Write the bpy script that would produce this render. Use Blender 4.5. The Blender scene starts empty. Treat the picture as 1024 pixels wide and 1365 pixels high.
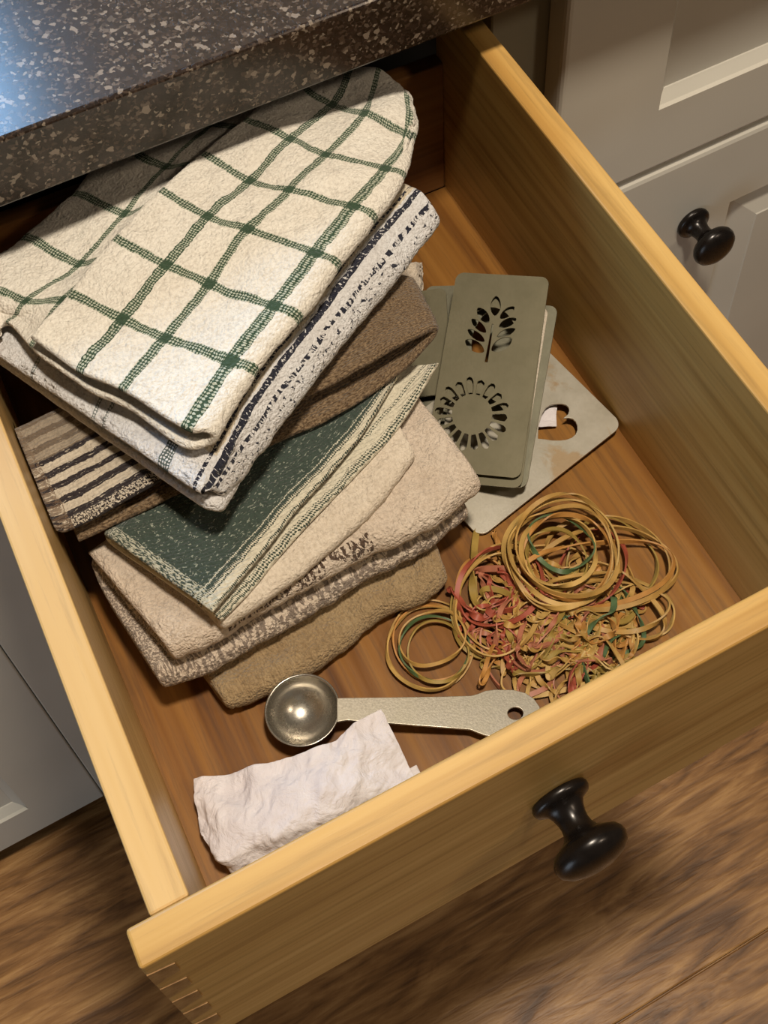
import bpy, bmesh, math, random
import numpy as np
from mathutils import Vector, Matrix

sc = bpy.context.scene
# ------------------------------------------------------------------ camera
CAM = Vector((0.03104, -0.16078, 0.54461))
ROT = Matrix(((0.88037323, 0.38165928, -0.28156557),
              (-0.47427591, 0.71133041, -0.51872094),
              (0.0023115, 0.59020779, 0.80724805)))
FPX, CXP, CYP = 1767.96, 612.85, 441.3          # focal length and optical axis for a 1024 x 1365 frame
cd = bpy.data.cameras.new('camera')
cam = bpy.data.objects.new('camera', cd)
sc.collection.objects.link(cam)
cam.matrix_world = Matrix.Translation(CAM) @ ROT.to_4x4()
cd.sensor_fit = 'HORIZONTAL'; cd.sensor_width = 36.0
cd.lens = FPX * 36.0 / 1024
cd.shift_x = -(CXP - 512) / 1024
cd.shift_y = (CYP - 682.5) / 1024
cd.clip_start = 0.01; cd.clip_end = 50
sc.camera = cam
# ------------------------------------------------------------------ world, lights, exposure
w = bpy.data.worlds.new('world'); sc.world = w; w.use_nodes = True
w.node_tree.nodes['Background'].inputs[0].default_value = (1.0, 0.86, 0.68, 1)
w.node_tree.nodes['Background'].inputs[1].default_value = 0.062


def area(name, loc, target, size, energy, col, shape='DISK', sy=None):
    d = bpy.data.lights.new(name, 'AREA'); d.shape = shape; d.size = size
    if sy: d.size_y = sy
    d.energy = energy; d.color = col
    o = bpy.data.objects.new(name, d); sc.collection.objects.link(o)
    o.location = loc
    o.rotation_euler = (Vector(target) - Vector(loc)).to_track_quat('-Z', 'Y').to_euler()
    return o


area('ceiling_light', (0.26, -0.10, 1.65), (0.18, 0.2, 0), 0.17, 32, (1.0, 0.87, 0.71))
area('right_cabinet_fill', (1.15, -0.85, 1.5), (0.7, 0.3, -.1), 0.20, 7, (1.0, 0.80, 0.60))  # unseen warm fill added to brighten the right cabinet doors
area('window_daylight', (-0.19, 1.06, 0.63), (0.0, 0.3, 0.1), 0.60, 13, (0.34, 0.62, 1.0), 'RECTANGLE', 0.32)
area('left_cabinet_fill', (-1.45, -1.1, -0.42), (-0.1, 0.33, -0.5), 0.7, 7, (0.70, 0.84, 1.0), 'RECTANGLE', 1.0)  # cool fill added low, brightening the left cabinet without reaching into the drawer
sc.view_settings.view_transform = 'Standard'; sc.view_settings.look = 'None'
sc.view_settings.gamma = 1; sc.view_settings.use_curve_mapping = False
sc.view_settings.exposure = 0.0

random.seed(7)
rng = np.random.default_rng(11)
C = sc.collection


def at(px, py, z):
    """point at height z seen at that pixel of the photograph"""
    d = ROT @ Vector(((px - CXP) / FPX, -(py - CYP) / FPX, -1.0))
    t = (z - CAM.z) / d.z
    return CAM + d * t


def on_plane(px, py, p0, n):
    d = ROT @ Vector(((px - CXP) / FPX, -(py - CYP) / FPX, -1.0))
    t = (p0 - CAM).dot(n) / d.dot(n)
    return CAM + d * t


# ------------------------------------------------------------------ object helpers
def link(name, me, mat=None, parent=None, smooth=False):
    o = bpy.data.objects.new(name, me); C.objects.link(o)
    if mat: me.materials.append(mat)
    if parent: o.parent = parent
    if smooth:
        me.polygons.foreach_set('use_smooth', [True] * len(me.polygons))
    return o


def tag(o, label=None, cat=None, group=None, kind=None):
    if label: o['label'] = label
    if cat: o['category'] = cat
    if group: o['group'] = group
    if kind: o['kind'] = kind
    return o


def empty(name, loc=(0, 0, 0), rz=0.0):
    o = bpy.data.objects.new(name, None); C.objects.link(o)
    o.location = loc; o.rotation_euler = (0, 0, rz); o.empty_display_size = 0.02
    return o


def bm_obj(name, bm, mat, parent=None, smooth=False):
    bmesh.ops.recalc_face_normals(bm, faces=bm.faces[:])
    me = bpy.data.meshes.new(name); bm.to_mesh(me); bm.free()
    return link(name, me, mat, parent, smooth)


def add_box(bm, x0, x1, y0, y1, z0, z1):
    v = [bm.verts.new(p) for p in ((x0, y0, z0), (x1, y0, z0), (x1, y1, z0), (x0, y1, z0),
                                   (x0, y0, z1), (x1, y0, z1), (x1, y1, z1), (x0, y1, z1))]
    for f in ((0, 1, 2, 3), (4, 5, 6, 7), (0, 1, 5, 4), (1, 2, 6, 5), (2, 3, 7, 6), (3, 0, 4, 7)):
        bm.faces.new([v[i] for i in f])


def box(name, x0, x1, y0, y1, z0, z1, mat, parent=None, bev=0.0, seg=2):
    bm = bmesh.new(); add_box(bm, x0, x1, y0, y1, z0, z1)
    if bev:
        bmesh.ops.bevel(bm, geom=bm.edges[:], offset=bev, segments=seg, affect='EDGES', profile=0.5)
    o = bm_obj(name, bm, mat, parent)
    return o


def smooth_by_angle(o, deg=40):
    me = o.data
    me.polygons.foreach_set('use_smooth', [True] * len(me.polygons))
    try:
        me.set_sharp_from_angle(angle=math.radians(deg))
    except Exception:
        pass


def lathe(name, prof, mat, parent=None, n=48, axis='Z'):
    """prof: (radius, height) pairs, turned about the axis"""
    vs, fs = [], []
    for r, h in prof:
        for k in range(n):
            a = 2 * math.pi * k / n
            p = (r * math.cos(a), r * math.sin(a), h)
            if axis == '-Y': p = (p[0], -p[2], p[1])
            vs.append(p)
    for i in range(len(prof) - 1):
        for k in range(n):
            fs.append((i * n + k, i * n + (k + 1) % n, (i + 1) * n + (k + 1) % n, (i + 1) * n + k))
    me = bpy.data.meshes.new(name); me.from_pydata(vs, [], fs)
    bm = bmesh.new(); bm.from_mesh(me)
    bmesh.ops.remove_doubles(bm, verts=bm.verts[:], dist=1e-6)
    bmesh.ops.recalc_face_normals(bm, faces=bm.faces[:])
    bm.to_mesh(me); bm.free()
    return link(name, me, mat, parent, True)


# ------------------------------------------------------------------ node helpers
class NT:
    def __init__(s, name):
        s.m = bpy.data.materials.new(name); s.m.use_nodes = True
        s.t = s.m.node_tree; s.b = s.t.nodes['Principled BSDF']

    def n(s, typ, **kw):
        nd = s.t.nodes.new(typ)
        for k, v in kw.items():
            setattr(nd, k, v)
        return nd

    def l(s, a, b): s.t.links.new(a, b)

    def put(s, inp, v):
        if isinstance(v, bpy.types.NodeSocket): s.l(v, inp)
        else: inp.default_value = v

    def math(s, op, a, b=0.0, c=None):
        nd = s.n('ShaderNodeMath', operation=op)
        s.put(nd.inputs[0], a); s.put(nd.inputs[1], b)
        if c is not None: s.put(nd.inputs[2], c)
        return nd.outputs[0]

    def vmath(s, op, a, b):
        nd = s.n('ShaderNodeVectorMath', operation=op)
        s.put(nd.inputs[0], a); s.put(nd.inputs[1], b)
        return nd.outputs[0]

    def mix(s, f, a, b, typ='MIX'):
        nd = s.n('ShaderNodeMix', data_type='RGBA', blend_type=typ)
        s.put(nd.inputs[0], f)
        for i, v in ((6, a), (7, b)):
            if isinstance(v, (tuple, list)) and len(v) == 3: v = tuple(v) + (1,)
            s.put(nd.inputs[i], v)
        return nd.outputs[2]

    def noise(s, vec, scale, detail=3, rough=0.5, dist=0.0, out=0):
        nd = s.n('ShaderNodeTexNoise')
        if vec is not None: s.l(vec, nd.inputs['Vector'])
        nd.inputs['Scale'].default_value = scale; nd.inputs['Detail'].default_value = detail
        nd.inputs['Roughness'].default_value = rough; nd.inputs['Distortion'].default_value = dist
        return nd.outputs[out]

    def vor(s, vec, scale, out='Distance', feature='F1', rand=1.0):
        nd = s.n('ShaderNodeTexVoronoi', feature=feature)
        if vec is not None: s.l(vec, nd.inputs['Vector'])
        nd.inputs['Scale'].default_value = scale; nd.inputs['Randomness'].default_value = rand
        return nd.outputs[out]

    def ramp(s, f, stops, interp='LINEAR'):
        nd = s.n('ShaderNodeValToRGB'); cr = nd.color_ramp; cr.interpolation = interp
        while len(cr.elements) < len(stops): cr.elements.new(0.5)
        for e, (p, c) in zip(cr.elements, stops):
            e.position = p
            if not isinstance(c, (tuple, list)): c = (c, c, c)
            e.color = tuple(c) + (1,) if len(c) == 3 else c
        s.put(nd.inputs[0], f)
        return nd.outputs[0]

    def mapr(s, v, a, b, c=0.0, d=1.0):
        nd = s.n('ShaderNodeMapRange')
        s.put(nd.inputs[0], v)
        for i, x in enumerate((a, b, c, d)): nd.inputs[i + 1].default_value = x
        return nd.outputs[0]

    def coord(s, which='Object', scale=(1, 1, 1), rot=(0, 0, 0), loc=(0, 0, 0)):
        tc = s.n('ShaderNodeTexCoord'); mp = s.n('ShaderNodeMapping')
        s.l(tc.outputs[which], mp.inputs[0])
        mp.inputs['Scale'].default_value = scale; mp.inputs['Rotation'].default_value = rot
        mp.inputs['Location'].default_value = loc
        return mp.outputs[0]

    def bump(s, h, dist, strength=1.0, normal=None):
        nd = s.n('ShaderNodeBump'); s.put(nd.inputs['Height'], h)
        nd.inputs['Distance'].default_value = dist; nd.inputs['Strength'].default_value = strength
        if normal is not None: s.l(normal, nd.inputs['Normal'])
        return nd.outputs[0]

    def setp(s, **kw):
        names = {'color': 'Base Color', 'rough': 'Roughness', 'metal': 'Metallic', 'normal': 'Normal',
                 'spec': 'Specular IOR Level', 'coat': 'Coat Weight', 'coat_rough': 'Coat Roughness',
                 'sheen': 'Sheen Weight', 'sss': 'Subsurface Weight', 'trans': 'Transmission Weight'}
        for k, v in kw.items():
            i = s.b.inputs[names[k]]
            if isinstance(v, (tuple, list)) and len(v) == 3: v = tuple(v) + (1,)
            s.put(i, v)
        return s.m


def srgb(r, g, b):
    f = lambda c: (c / 255) / 12.92 if c / 255 <= 0.04045 else (((c / 255) + 0.055) / 1.055) ** 2.4
    return (f(r), f(g), f(b))


def wood(name, axis, light, mid, dark, rough=0.38, fine=220.0, broad=22.0, loc=(0, 0, 0), pore=0.5, bumpd=0.00015):
    """grain runs along axis 0/1/2 of the object"""
    t = NT(name)
    sc_ = [1.0, 1.0, 1.0]; sc_[axis] = 0.045
    v = t.coord('Object', scale=tuple(sc_), loc=loc)
    wob = t.noise(v, broad, 3, 0.55, 0.8)
    fine_n = t.noise(v, fine, 5, 0.65, 0.3)
    sc2 = [1.0, 1.0, 1.0]; sc2[axis] = 0.02
    v2 = t.coord('Object', scale=tuple(sc2), loc=(loc[0] + 3, loc[1], loc[2]))
    line = t.noise(v2, broad * 5, 2, 0.5, 0.2)
    f = t.math('ADD', t.math('MULTIPLY', wob, 0.55), t.math('MULTIPLY', line, 0.45))
    col = t.ramp(f, [(0.33, dark), (0.47, mid), (0.62, light)])
    pores = t.mapr(fine_n, 0.36, 0.5, 1.0 - pore, 1.0)
    col = t.mix(1.0, col, t.mix(pores, tuple(0.62 * c / max(c, 1e-3) for c in (1, .85, .7)), (1, 1, 1)), 'MULTIPLY')
    nrm = t.bump(fine_n, bumpd, 0.5)
    return t.setp(color=col, rough=t.mapr(fine_n, 0.3, 0.7, rough + 0.1, rough - 0.05), normal=nrm, spec=0.4)


M = {}
OAKL, OAKM, OAKD = (0.57, 0.345, 0.106), (0.49, 0.28, 0.076), (0.36, 0.185, 0.042)
M['oak_y'] = wood('oak along depth', 1, OAKL, OAKM, OAKD)
M['oak_y2'] = wood('oak along depth left', 1, (0.64, 0.42, 0.17), (0.57, 0.355, 0.13), (0.47, 0.27, 0.085), loc=(2, 1, 5))
M['oak_x'] = wood('oak along width', 0, OAKL, OAKM, OAKD, loc=(0, 4, 2), broad=30)
M['oak_end'] = wood('oak end grain', 1, (0.38, 0.22, 0.08), (0.28, 0.15, 0.05), (0.2, 0.1, 0.03), loc=(7, 4, 2))
M['bottom'] = wood('stained drawer bottom', 1, (0.28, 0.128, 0.028), (0.19, 0.078, 0.016), (0.095, 0.035, 0.008), rough=0.34, pore=0.8, broad=26)


def m_floor():
    t = NT('floor oak')
    oi = t.n('ShaderNodeObjectInfo')
    tc = t.n('ShaderNodeTexCoord')
    off = t.vmath('ADD', tc.outputs['Object'], None) if False else None
    comb = t.n('ShaderNodeCombineXYZ')
    t.l(t.math('MULTIPLY', oi.outputs['Random'], 7.0), comb.inputs[0]); t.l(t.math('MULTIPLY', oi.outputs['Random'], 3.0), comb.inputs[1])
    v0 = t.vmath('ADD', tc.outputs['Object'], comb.outputs[0])
    v = t.vmath('MULTIPLY', v0, (0.22, 1.0, 1.0))
    big = t.noise(v, 26, 3, 0.55, 2.2)
    v2 = t.vmath('MULTIPLY', v0, (0.10, 1.0, 1.0))
    fine = t.noise(v2, 150, 4, 0.6, 0.6)
    f = t.math('ADD', t.math('MULTIPLY', big, 0.6), t.math('MULTIPLY', fine, 0.4))
    col = t.ramp(f, [(0.36, (0.12, 0.053, 0.016)), (0.5, (0.30, 0.148, 0.048)), (0.64, (0.50, 0.28, 0.105))])
    nrm = t.bump(f, 0.0022, 0.7)
    return t.setp(color=col, rough=0.42, normal=nrm, spec=0.45)


M['floor'] = m_floor()


def m_paint(name, col):
    t = NT(name)
    v = t.coord('Object')
    n = t.noise(v, 9, 2); n2 = t.noise(v, 420, 2)
    c = t.mix(t.mapr(n, 0.3, 0.7), tuple(x * 0.93 for x in col), col)
    return t.setp(color=c, rough=0.42, normal=t.bump(n2, 0.0002, 0.25), spec=0.4)


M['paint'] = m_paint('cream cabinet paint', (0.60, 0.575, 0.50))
M['frame_shade_paint'] = m_paint('shade-darkened frame paint', (0.24, 0.23, 0.17))  # cabinet paint darkened in colour for the shade on the recessed frame
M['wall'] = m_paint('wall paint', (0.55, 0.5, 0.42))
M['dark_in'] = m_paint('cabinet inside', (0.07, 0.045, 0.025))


def m_granite():
    t = NT('speckled stone')
    v = t.coord('Object', scale=(1, 1, 1), rot=(0, 0, 0.3))
    vd = t.vmath('ADD', v, t.vmath('MULTIPLY', t.noise(v, 400, 2, out=1), (0.0025, 0.0025, 0.0025)))
    c1 = t.vor(vd, 560, 'Color'); s1 = t.n('ShaderNodeSeparateColor'); t.l(c1, s1.inputs[0])
    c2 = t.vor(vd, 330, 'Color'); s2 = t.n('ShaderNodeSeparateColor'); t.l(c2, s2.inputs[0])
    base = t.ramp(s1.outputs[0], [(0.0, (0.015, 0.009, 0.006)), (0.40, (0.028, 0.017, 0.012)), (0.70, (0.050, 0.032, 0.022)),
                                  (0.86, (0.10, 0.072, 0.052)), (0.955, (0.19, 0.15, 0.11))], 'CONSTANT')
    chip = t.math('GREATER_THAN', s2.outputs[1], 0.965)
    col = t.mix(chip, base, (0.20, 0.155, 0.115))
    dark = t.math('GREATER_THAN', s2.outputs[0], 0.80)
    col = t.mix(t.math('MULTIPLY', dark, 0.7), col, (0.018, 0.010, 0.007))
    nrm = t.bump(s1.outputs[1], 0.0006, 0.35)
    return t.setp(color=col, rough=0.22, normal=nrm, spec=0.6)


M['stone'] = m_granite()


def m_bronze():
    t = NT('oil rubbed bronze')
    v = t.coord('Object'); n = t.noise(v, 150, 3)
    return t.setp(color=t.mix(n, (0.006, 0.005, 0.005), (0.018, 0.013, 0.010)), rough=t.mapr(n, 0.3, 0.7, 0.22, 0.34), metal=0.35, spec=0.5)


M['bronze'] = m_bronze()


def m_steel(name, c1, c2, rough, stain=None, metal=0.85, grain=0.00004):
    t = NT(name)
    v = t.coord('Object'); n = t.noise(v, 45, 4, 0.6); n2 = t.noise(v, 900, 3)
    col = t.mix(t.mapr(n, 0.35, 0.65), c1, c2)
    if stain:
        s = t.noise(v, 24, 5, 0.62, 0.8)
        col = t.mix(t.mapr(s, 0.54, 0.62, 0, 0.75), col, stain)
    return t.setp(color=col, rough=t.mapr(t.math('ADD', t.math('MULTIPLY', n, .6), t.math('MULTIPLY', n2, .4)), 0.3, 0.7, rough - 0.08, rough + 0.1), metal=metal, normal=t.bump(n2, grain, 0.5))


M['steel'] = m_steel('stainless steel', (0.50, 0.46, 0.38), (0.36, 0.33, 0.26), 0.32, metal=0.6, grain=.00007)
M['bowl'] = m_steel('spoon bowl steel', (0.42, 0.39, 0.34), (0.28, 0.26, 0.22), 0.24)
M['card'] = m_steel('tarnished steel card', (0.20, 0.18, 0.115), (0.155, 0.14, 0.085), 0.48, metal=0.55)
M['card2'] = m_steel('grey steel card', (0.26, 0.25, 0.18), (0.18, 0.17, 0.12), 0.42, metal=0.6)
M['plate'] = m_steel('stained steel plate', (0.52, 0.49, 0.41), (0.36, 0.33, 0.26), 0.34, stain=(0.38, 0.25, 0.12), metal=0.35)
M['back'] = wood('shade-darkened back panel', 0, (0.29, 0.14, 0.045), (0.20, 0.09, 0.026), (0.12, 0.05, 0.014), loc=(3, 1, 1))  # reddish back wood, darkened in colour to stand in for counter shade

# ------------------------------------------------------------------ cloth materials (patterns in cloth metres, from the UVs)
def cloth_mat(name, pattern, nap=0.0007, coarse=0.0, mottle=0.12):
    t = NT(name)
    uvn = t.n('ShaderNodeUVMap'); uvn.uv_map = 'UVMap'
    uv0 = uvn.outputs[0]
    wob = t.noise(uv0, 420, 2, out=1)
    uv = t.vmath('ADD', uv0, t.vmath('MULTIPLY', t.vmath('SUBTRACT', wob, (0.5, 0.5, 0.5)), (0.0016, 0.0016, 0)))
    wob2 = t.noise(uv0, 60, 2, out=1)
    uv = t.vmath('ADD', uv, t.vmath('MULTIPLY', t.vmath('SUBTRACT', wob2, (0.5, 0.5, 0.5)), (0.003, 0.003, 0)))
    s = t.n('ShaderNodeSeparateXYZ'); t.l(uv, s.inputs[0])
    u, v = s.outputs[0], s.outputs[1]
    col, h = pattern(t, u, v, uv, uv0)
    oc = t.coord('Object')
    m1 = t.noise(oc, 38, 4, 0.6); m2 = t.noise(oc, 520, 3, 0.6)
    col = t.mix(t.mapr(m1, 0.35, 0.7, 0.0, mottle), col, (0.50, 0.36, 0.22), 'MULTIPLY')
    col = t.mix(t.mapr(m2, 0.35, 0.55, 0.30, 0.0), col, (0.45, 0.40, 0.36), 'MULTIPLY')
    loops = t.vor(oc, 620, 'Distance'); fuzz = t.noise(oc, 1100, 3, 0.7)
    lump = t.noise(oc, 190, 3, 0.6)
    hh = t.math('ADD', t.math('MULTIPLY', loops, -0.6), t.math('MULTIPLY', fuzz, 0.6))
    hh = t.math('ADD', hh, t.math('MULTIPLY', lump, 1.3))
    crease = t.math('ABSOLUTE', t.math('SUBTRACT', t.noise(oc, 120, 4, 0.65, 0.6), 0.5))
    hh = t.math('ADD', hh, t.math('MULTIPLY', crease, 3.0))
    if h is not None: hh = t.math('ADD', hh, h)
    nrm = t.bump(hh, nap * 1.5, 0.9)
    return t.setp(color=col, rough=0.95, normal=nrm, spec=0.12, sheen=0.15)


def weave(t, u, v, p=0.0021, bias=0.0):
    a = t.math('SINE', t.math('MULTIPLY', t.math('ADD', u, v), 2 * math.pi / p))
    b = t.math('SINE', t.math('MULTIPLY', t.math('SUBTRACT', u, v), 2 * math.pi / p))
    return t.math('GREATER_THAN', t.math('MULTIPLY', a, b), bias)


def near(t, x, c, hw):
    return t.math('LESS_THAN', t.math('ABSOLUTE', t.math('SUBTRACT', x, c)), hw)


def any_(t, lst):
    r = lst[0]
    for q in lst[1:]: r = t.math('MAXIMUM', r, q)
    return r


def sp(t, uv, su, sv, detail=3):
    return t.noise(t.vmath('MULTIPLY', uv, (su, sv, 1)), 1.0, detail, 0.6)


CREAM = (0.80, 0.76, 0.67)


def p_check(t, u, v, uv, uv0):
    mu = any_(t, [near(t, u, c, 0.0026) for c in (0.030, 0.058, 0.094, 0.205, 0.245)])
    vv = t.math('ABSOLUTE', t.math('SUBTRACT', t.math('FRACT', t.math('ADD', t.math('DIVIDE', v, 0.039), 0.5)), 0.5))
    mv = t.math('LESS_THAN', vv, 0.0026 / 0.039)
    both = t.math('MULTIPLY', mu, mv); single = t.math('MAXIMUM', mu, mv)
    wv = weave(t, u, v, 0.0030, -0.12)
    m = t.math('MAXIMUM', both, t.math('MULTIPLY', single, wv))
    base = t.mix(single, CREAM, (0.50, 0.53, 0.42))
    return t.mix(m, base, (0.046, 0.082, 0.048)), t.math('MULTIPLY', single, -0.15)


M['check'] = cloth_mat('cream cloth with green check', p_check)
M['check_in'] = M['check']


def p_white(t, u, v, uv, uv0):          # u runs round the rolled edge, v along it
    n = sp(t, uv, 260, 900); n2 = sp(t, uv, 120, 420)
    stripe = t.math('MULTIPLY', near(t, u, 0.1355, 0.0038), t.math('GREATER_THAN', n, 0.40))
    thin = t.math('MULTIPLY', near(t, u, 0.1445, 0.0014), t.math('GREATER_THAN', n, 0.46))
    dash = t.math('MULTIPLY', near(t, u, 0.117, 0.0016), t.math('GREATER_THAN', n2, 0.50))
    dash2 = t.math('MULTIPLY', near(t, u, 0.109, 0.0045), t.math('GREATER_THAN', sp(t, uv, 330, 520), 0.60))
    bars = any_(t, [near(t, u, c, 0.0011) for c in (0.209, 0.217, 0.262)])
    bars = t.math('MULTIPLY', bars, weave(t, u, v, 0.0028, -0.1))
    green = t.math('MULTIPLY', near(t, u, 0.166, 0.0030), weave(t, u, v, 0.0028, -0.2))
    base = t.mix(t.math('MULTIPLY', t.math('MULTIPLY', t.math('GREATER_THAN', u, 0.141), t.math('GREATER_THAN', v, 0.016)), t.math('LESS_THAN', u, 0.158)), (0.74, 0.74, 0.74), (0.68, 0.60, 0.46))
    c = t.mix(any_(t, [stripe, thin, dash, dash2]), base, (0.022, 0.024, 0.040))
    return t.mix(t.math('MAXIMUM', t.math('MULTIPLY', bars, 0.8), green), c, (0.10, 0.13, 0.12)), None


M['white'] = cloth_mat('white terry with navy stripes', p_white, nap=0.0010, mottle=0.2)


def p_brown(t, u, v, uv, uv0):          # u follows the loop from the bottom layer round to the top layer's left end
    n = sp(t, uv, 500, 900)
    br = t.mix(t.mapr(n, 0.38, 0.62), (0.085, 0.052, 0.028), (0.28, 0.20, 0.12))
    vs = t.math('FRACT', t.math('DIVIDE', t.math('ADD', v, 0.004), 0.0105))
    st = t.math('LESS_THAN', vs, 0.44)
    nn = sp(t, uv, 160, 700)
    st = t.math('MULTIPLY', st, t.math('GREATER_THAN', nn, 0.38))
    rag = t.math('MULTIPLY', t.math('LESS_THAN', v, 0.009), t.math('GREATER_THAN', sp(t, uv, 800, 800), 0.5))
    cr = t.mix(t.math('MAXIMUM', st, rag), (0.58, 0.52, 0.42), (0.035, 0.028, 0.030))
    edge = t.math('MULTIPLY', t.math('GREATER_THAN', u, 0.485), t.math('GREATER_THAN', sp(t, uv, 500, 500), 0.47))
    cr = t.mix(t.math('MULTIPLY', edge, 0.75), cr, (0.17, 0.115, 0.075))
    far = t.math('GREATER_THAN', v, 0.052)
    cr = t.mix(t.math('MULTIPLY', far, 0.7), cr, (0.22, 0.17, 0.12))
    left = t.math('GREATER_THAN', u, 0.37)
    rib = t.math('SINE', t.math('MULTIPLY', v, 2 * math.pi / 0.0028))
    return t.mix(left, br, cr), t.math('MULTIPLY', rib, 0.25)


M['brown'] = cloth_mat('brown towel with striped end', p_brown, mottle=0.15)


def p_green(t, u, v, uv, uv0):          # u: distance back from the front edge of the top layer
    n = sp(t, uv, 900, 260)
    g = t.mix(t.math('GREATER_THAN', n, 0.61), (0.052, 0.074, 0.060), (0.30, 0.33, 0.27))
    cr = (0.66, 0.62, 0.49)
    dots = weave(t, u, v, 0.0030, 0.02)
    c = t.mix(t.math('LESS_THAN', u, 0.0072), g, cr)
    for pos, hw in ((0.0062, 0.0012), (0.0004, 0.0010), (0.0095, 0.0006)):
        c = t.mix(t.math('MULTIPLY', near(t, u, pos, hw), dots), c, (0.62, 0.60, 0.48) if pos > .009 else (0.05, 0.07, 0.055))
    c = t.mix(t.math('MULTIPLY', t.math('LESS_THAN', v, 0.012), t.math('LESS_THAN', sp(t, uv, 500, 700), 0.5)), c, (0.50, 0.50, 0.40))
    c = t.mix(t.math('MULTIPLY', t.math('LESS_THAN', u, -0.001), 1.0), c, cr)
    for pos, hw in ((-0.0115, 0.0016), (-0.0045, 0.0007)):
        c = t.mix(t.math('MULTIPLY', near(t, u, pos, hw), dots), c, (0.06, 0.08, 0.06))
    rib = t.math('SINE', t.math('MULTIPLY', t.math('ADD', u, t.math('MULTIPLY', v, 0.3)), 2 * math.pi / 0.0022))
    return c, t.math('MULTIPLY', rib, 0.3)


M['green'] = cloth_mat('green towel with cream border', p_green, nap=0.0006, mottle=0.1)


def p_beige(t, u, v, uv, uv0):
    a = (0.70, 0.60, 0.49)
    # u: distance from front edge of each layer (upper layer positive, lower layer negative)
    band = near(t, u, 0.007, 0.0035)
    col_ = t.math('MULTIPLY', band, t.math('MULTIPLY', t.math('GREATER_THAN', sp(t, uv, 420, 520), 0.50), t.math('GREATER_THAN', t.noise(uv0, 45, 1), 0.42)))
    vm = t.math('MULTIPLY', t.math('GREATER_THAN', v, 0.05), t.math('LESS_THAN', v, 0.145))
    low = t.math('MULTIPLY', t.math('LESS_THAN', u, -0.002), t.math('GREATER_THAN', sp(t, uv, 620, 420), 0.49))
    c = t.mix(t.math('MULTIPLY', col_, vm), a, (0.10, 0.065, 0.045))
    return t.mix(t.math('MULTIPLY', low, 0.75), c, (0.15, 0.115, 0.095)), None


M['beige'] = cloth_mat('beige towel with brown speckles', p_beige, nap=0.0012, mottle=0.25)


def p_plain(c1, c2):
    def f(t, u, v, uv, uv0):
        n = sp(t, uv, 300, 700)
        return t.mix(t.mapr(n, 0.35, 0.65), c1, c2), None
    return f


M['cream'] = cloth_mat('plain cream cloth', p_plain((0.64, 0.56, 0.45), (0.72, 0.64, 0.53)), mottle=0.15)
M['ochre'] = cloth_mat('tan rough towel', p_plain((0.33, 0.235, 0.125), (0.47, 0.345, 0.195)), nap=0.0014, mottle=0.35)


# ------------------------------------------------------------------ cloth geometry
def cr_interp(P, ts):
    """Catmull-Rom through P (n,...) at parameters ts in [0, n-1]"""
    n = len(P); ts = np.clip(ts, 0, n - 1 - 1e-9); i = ts.astype(int); f = ts - i
    sh = (len(ts),) + (1,) * (P.ndim - 1); f = f.reshape(sh)
    ext = np.concatenate([2 * P[:1] - P[1:2], P, 2 * P[-1:] - P[-2:-1]])
    p0, p1, p2, p3 = ext[i], ext[i + 1], ext[i + 2], ext[i + 3]
    return 0.5 * (2 * p1 + (p2 - p0) * f + (2 * p0 - 5 * p1 + 4 * p2 - p3) * f ** 2 + (3 * p1 - p0 - 3 * p2 + p3) * f ** 3)


def lin_interp(a, ts):
    return np.interp(ts, np.arange(len(a)), a)


def params(P, step, border):
    """parameters spaced evenly by length, denser next to both borders"""
    n = len(P); fine = np.linspace(0, n - 1, (n - 1) * 30 + 1)
    pts = cr_interp(P, fine); L = np.concatenate([[0], np.cumsum(np.linalg.norm(np.diff(pts, axis=0), axis=1))])
    tot = L[-1]; k = max(4, int(tot / step))
    s = np.linspace(0, tot, k + 1)
    pre = np.array([0.08, 0.3, 0.62]) * border
    s = np.unique(np.concatenate([[0], pre, s[(s > border) & (s < tot - border)], [tot - border], [border], tot - pre, [tot]]))
    return np.interp(s, L, fine), s, tot


def vnoise(x, y, seed):
    """smooth 2-D value noise in [-1, 1]"""
    r = np.random.default_rng(seed); G = r.uniform(-1, 1, (64, 64))
    xi = np.floor(x).astype(int); yi = np.floor(y).astype(int); fx = x - xi; fy = y - yi
    fx = fx * fx * (3 - 2 * fx); fy = fy * fy * (3 - 2 * fy)
    g = lambda a, b: G[a % 64, b % 64]
    return (g(xi, yi) * (1 - fx) + g(xi + 1, yi) * fx) * (1 - fy) + (g(xi, yi + 1) * (1 - fx) + g(xi + 1, yi + 1) * fx) * fy


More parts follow.
